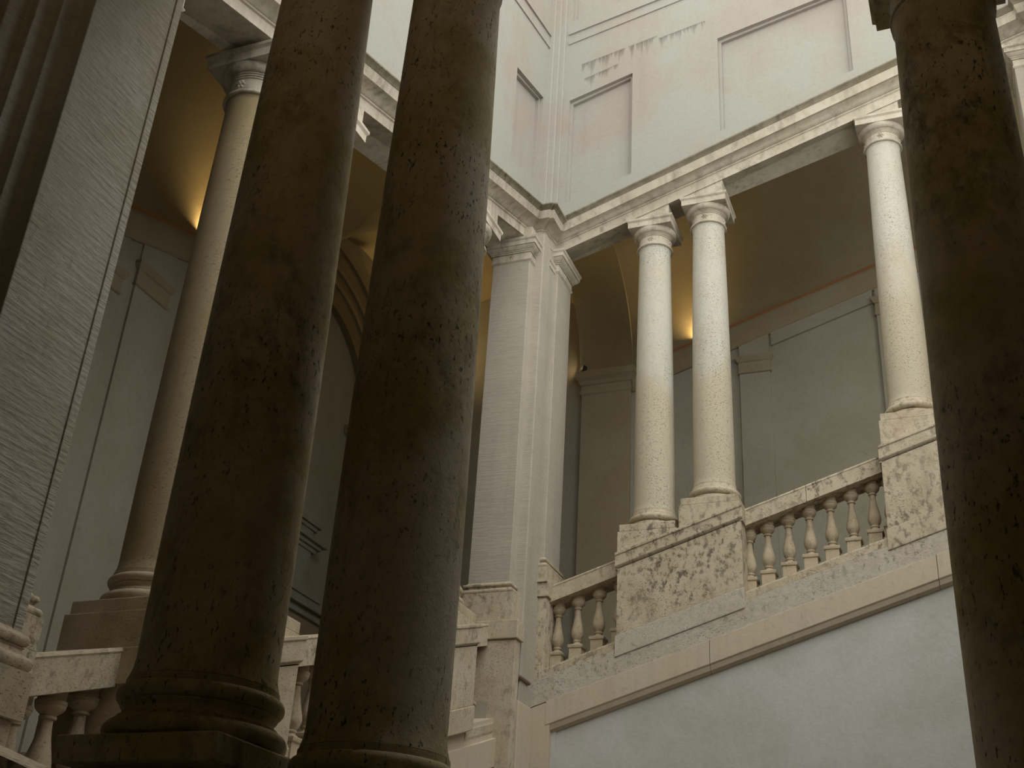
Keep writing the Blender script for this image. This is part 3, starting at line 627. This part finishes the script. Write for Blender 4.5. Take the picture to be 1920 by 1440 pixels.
def pilaster(side, s0, s1, o, zfoot, zc0, zc1, ztop, label, th=.2):
    e = thing('pilaster', label, 'pilaster', (*side.pl((s0 + s1) / 2, o), zfoot), 'inner wall pilasters')
    mb = MB(); side.prism(mb, [(s0, zfoot), (s1, zfoot), (s1, zc0), (s0, zc0)], o - .05, o + th); mb.build('shaft', 'inner', e, bevel=.02)
    mb = MB(); a, b_ = s0, s1
    rings = []
    for d, z in ((.03, zc0), (.1, zc0 + .05), (.1, zc0 + .12), (.04, zc0 + .16), (.04, zc1 - .45), (.12, zc1 - .38), (.2, zc1 - .22), (.22, zc1 - .18), (.22, zc1)):
        rings.append([side.Z(a - d, o - .05, z), side.Z(b_ + d, o - .05, z), side.Z(b_ + d, o + th + d, z), side.Z(a - d, o + th + d, z)])
    mb.loft(rings); mb.build('capital', 'inner_stone', e)
    mb = MB(); side.prism(mb, [(s0, zc1), (s1, zc1), (s1, ztop(s1)), (s0, ztop(s0))], o - .05, o + th * .8); mb.build('block', 'inner', e)
    return e
topF = lambda s: 43.5 + T * s
topL = lambda s: 20.45 + T * s
pilaster(F, -12.7, -10.75, -15, 16, 37.2, 38.45, topF, 'grey pilaster on the back wall right of the far pair of columns')
pilaster(F, -3.95, -2.0, -15, 19, 40.2, 41.5, topF, 'grey pilaster on the back wall behind the right-hand pale column')
pilaster(L, 38.45, 40.95, -15.4, 8, 30.55, 31.9, topL, 'grey pilaster on the left back wall beside the slim column', th=.14)
pilaster(L, 34.9, 37.5, -15.4, 7, 29.4, 30.7, topL, 'grey pilaster on the left back wall next to the chiselled pier', th=.14)
mb = MB(); F.prism(mb, [(-10.6, 42.55 - T * 10.6), (-4.1, 42.55 - T * 4.1), (-4.1, 43.5 - T * 4.1), (-10.6, 43.5 - T * 10.6)], -15.05, -14.82)
mb.build('panel_head', 'inner', wfb)
# landing pier with impost on the far back wall
lp = thing('landing_pier', 'warm olive pier with moulded impost behind the far pair of columns', 'pier', (-21.7, YB - .3, 12), 'landing piers')
mb = MB(); mb.box(-23.35, -19.95, YB - .35, YB + .05, 12, 37.1); mb.build('shaft', 'inner_stone', lp, bevel=.03)
mb = MB(); mb.loft([[(-23.35 - d, YB - .35 - d, z), (-19.95 + d, YB - .35 - d, z), (-19.95 + d, YB + .05, z), (-23.35 - d, YB + .05, z)] for d, z in
    ((0, 37.0), (.08, 37.1), (.08, 37.3), (.02, 37.36), (.02, 37.7), (.1, 37.76), (.16, 38.0), (.32, 38.2), (.36, 38.26), (.36, 38.7))])
mb.build('impost', 'inner_stone', lp)
lp = thing('landing_pier', 'olive pier with moulded impost at the head of the left flight', 'pier', (XB + .3, 51.4, 12), 'landing piers')
mb = MB(); mb.box(XB - .05, XB + .35, 49.5, 53.3, 12, 37.1); mb.build('shaft', 'inner_stone', lp, bevel=.03)
mb = MB(); mb.loft([[(XB - .05, 49.5 - d, z), (XB + .35 + d, 49.5 - d, z), (XB + .35 + d, 53.3 + d, z), (XB - .05, 53.3 + d, z)] for d, z in ((0, 37.0), (.08, 37.1), (.08, 37.3), (.02, 37.36), (.02, 37.7), (.16, 38.0), (.32, 38.2), (.36, 38.7))])
mb.build('impost', 'inner_stone', lp)
# archivolt on the landing wall
av = thing('archivolt', 'moulded brownish arch seen high between the two front columns', 'arch', (XB, 54.6, 33.0))
def ring(mb, r0, r1, th, a0=0, a1=115, n=26):
    vs = []
    for k in range(n + 1):
        a = math.radians(a0 + (a1 - a0) * k / n); c, s_ = math.cos(a), math.sin(a)
        vs.append([(XB - .02, 54.6 + r0 * c, 33.0 + r0 * s_), (XB + th, 54.6 + r0 * c, 33.0 + r0 * s_), (XB + th, 54.6 + r1 * c, 33.0 + r1 * s_), (XB - .02, 54.6 + r1 * c, 33.0 + r1 * s_)])
    mb.loft(vs)
for r0, r1, th in ((6.7, 8.0, .45), (8.0, 8.35, .62), (8.35, 9.0, .5), (9.0, 9.3, .7), (9.3, 10.5, .55), (10.5, 10.8, .8), (10.8, 12.0, .62)):
    mb = MB(); ring(mb, r0, r1, th); mb.build('arch_band', 'vault' if th < .6 else 'inner_stone', av, smooth=30)
mb = MB(); mb.box(XB - .02, XB + .6, 59.6, 66.9, 32.7, 33.0); mb.box(XB - .02, XB + .45, 59.6, 66.9, 32.4, 32.7); mb.build('impost', 'inner_stone', av, bevel=.03)
# door case with carved crest on the landing wall
dc = thing('door_case', 'dark carved stone door case glimpsed between the two front columns', 'door case', (XB, 54.8, 12))
def yb(mb, half, th, z0, z1): mb.box(XB - .02, XB + th, 54.8 - half, 54.8 + half, z0, z1)
mb = MB(); yb(mb, 5.3, .55, 19.55, 19.8); yb(mb, 5.1, .42, 19.8, 20.05); yb(mb, 5.45, .7, 20.05, 20.35); yb(mb, 5.2, .5, 20.35, 20.68); mb.build('lintel_cornice', 'door', dc, bevel=.03)
mb = MB(); yb(mb, 4.9, .35, 12, 19.55); mb.build('surround', 'inner_stone', dc)
mb = MB(); yb(mb, 4.0, .6, 20.68, 21.12); mb.build('crest_foot', 'door', dc, bevel=.03)
mb = MB(); mb.loft([[(XB - .02, 54.8 - h, z), (XB + .55, 54.8 - h, z), (XB + .55, 54.8 + h, z), (XB - .02, 54.8 + h, z)] for h, z in ((3.3, 21.12), (3.2, 21.4), (2.75, 21.7), (2.4, 22.1), (2.3, 22.4), (2.55, 22.5), (2.3, 22.65), (2.2, 23.3))])
mb.build('crest_scroll', 'door', dc)
mb = MB(); yb(mb, 2.6, .65, 23.3, 23.55); yb(mb, 2.9, .8, 23.55, 23.8); yb(mb, 3.3, 1.0, 23.8, 23.98); mb.build('crest_cornice', 'door', dc, bevel=.03)
mb = MB(); yb(mb, 2.2, .55, 23.98, 24.6); yb(mb, 2.45, .65, 24.6, 24.85); yb(mb, 2.7, .8, 24.85, 25.12); mb.build('crest_top', 'door', dc, bevel=.03)

# ================================================================== LAMPS
def floodlight(label, pos, aim, energy, k=1.0, spread=170, col=(1.0, .68, .28)):
    """k scales the fitting; light leaves through its glass"""
    e = thing('floodlight', label, 'lamp', pos, 'floodlights on the cornices')
    x, y, z = pos; d = Vector(aim).normalized(); q = d.to_track_quat('-Z', 'Y').to_matrix(); zc = z + .3 * k
    def loc(mb, sx, sy, z0, z1):
        vs = [Vector(v) * k for v in ((-sx, -sy, z0), (sx, -sy, z0), (sx, sy, z0), (-sx, sy, z0), (-sx * .8, -sy * .8, z1), (sx * .8, -sy * .8, z1), (sx * .8, sy * .8, z1), (-sx * .8, sy * .8, z1))]
        return mb.hexa([tuple(q @ v + Vector((x, y, zc))) for v in vs])
    mb = MB(); loc(mb, .3, .22, -.02, .28); mb.build('housing', 'black', e, bevel=.02 * k)
    mb = MB(); loc(mb, .26, .18, -.05, -.01); mb.build('glass', 'white', e)
    mb = MB(); mb.box(x - .08 * k, x + .08 * k, y - .08 * k, y + .08 * k, z, z + .25 * k); mb.build('bracket', 'black', e)
    li = bpy.data.lights.new('floodlight_beam', 'AREA'); li.energy = energy; li.color = col; li.size = .11 * k; li.spread = math.radians(spread)
    lo = bpy.data.objects.new('floodlight_beam', li); C.objects.link(lo)
    lo.matrix_world = Matrix.Translation(W3(x, y, zc) + d * .016 * k) @ q.to_4x4()
    return e
floodlight('small floodlight resting on the far back cornice behind the columns', (-15.2, YB - .2, 45.22 - T * 15.2), (-.1, -.3, 1), 14, .35)
floodlight('small floodlight resting on the left back cornice behind the slim column', (XB + .2, 42.6, 22.17 + T * 42.6), (.3, -.1, 1), 16, .35)
floodlight('small black and white floodlight on the impost beside the arch', (-23.35, YB - .45, 38.7), (-1, -.9, .25), 2)
floodlight('small floodlight hidden on the landing cornice', (XB + .5, 65.5, 38.7), (.6, -.3, 1), 30)
floodlight('small unseen fill floodlight added behind the viewer', (-8, YBN + .5, 19.5), (.0, .6, 1), 18, col=(1.0, .78, .46))  # added fill lamp, unseen, brightens the viewer's side of the near columns
floodlight('small unseen fill floodlight added to the right behind the viewer', (4, YBN + .5, 15.5), (.0, .6, 1), 16, col=(1.0, .78, .46))  # second added fill lamp, also out of view
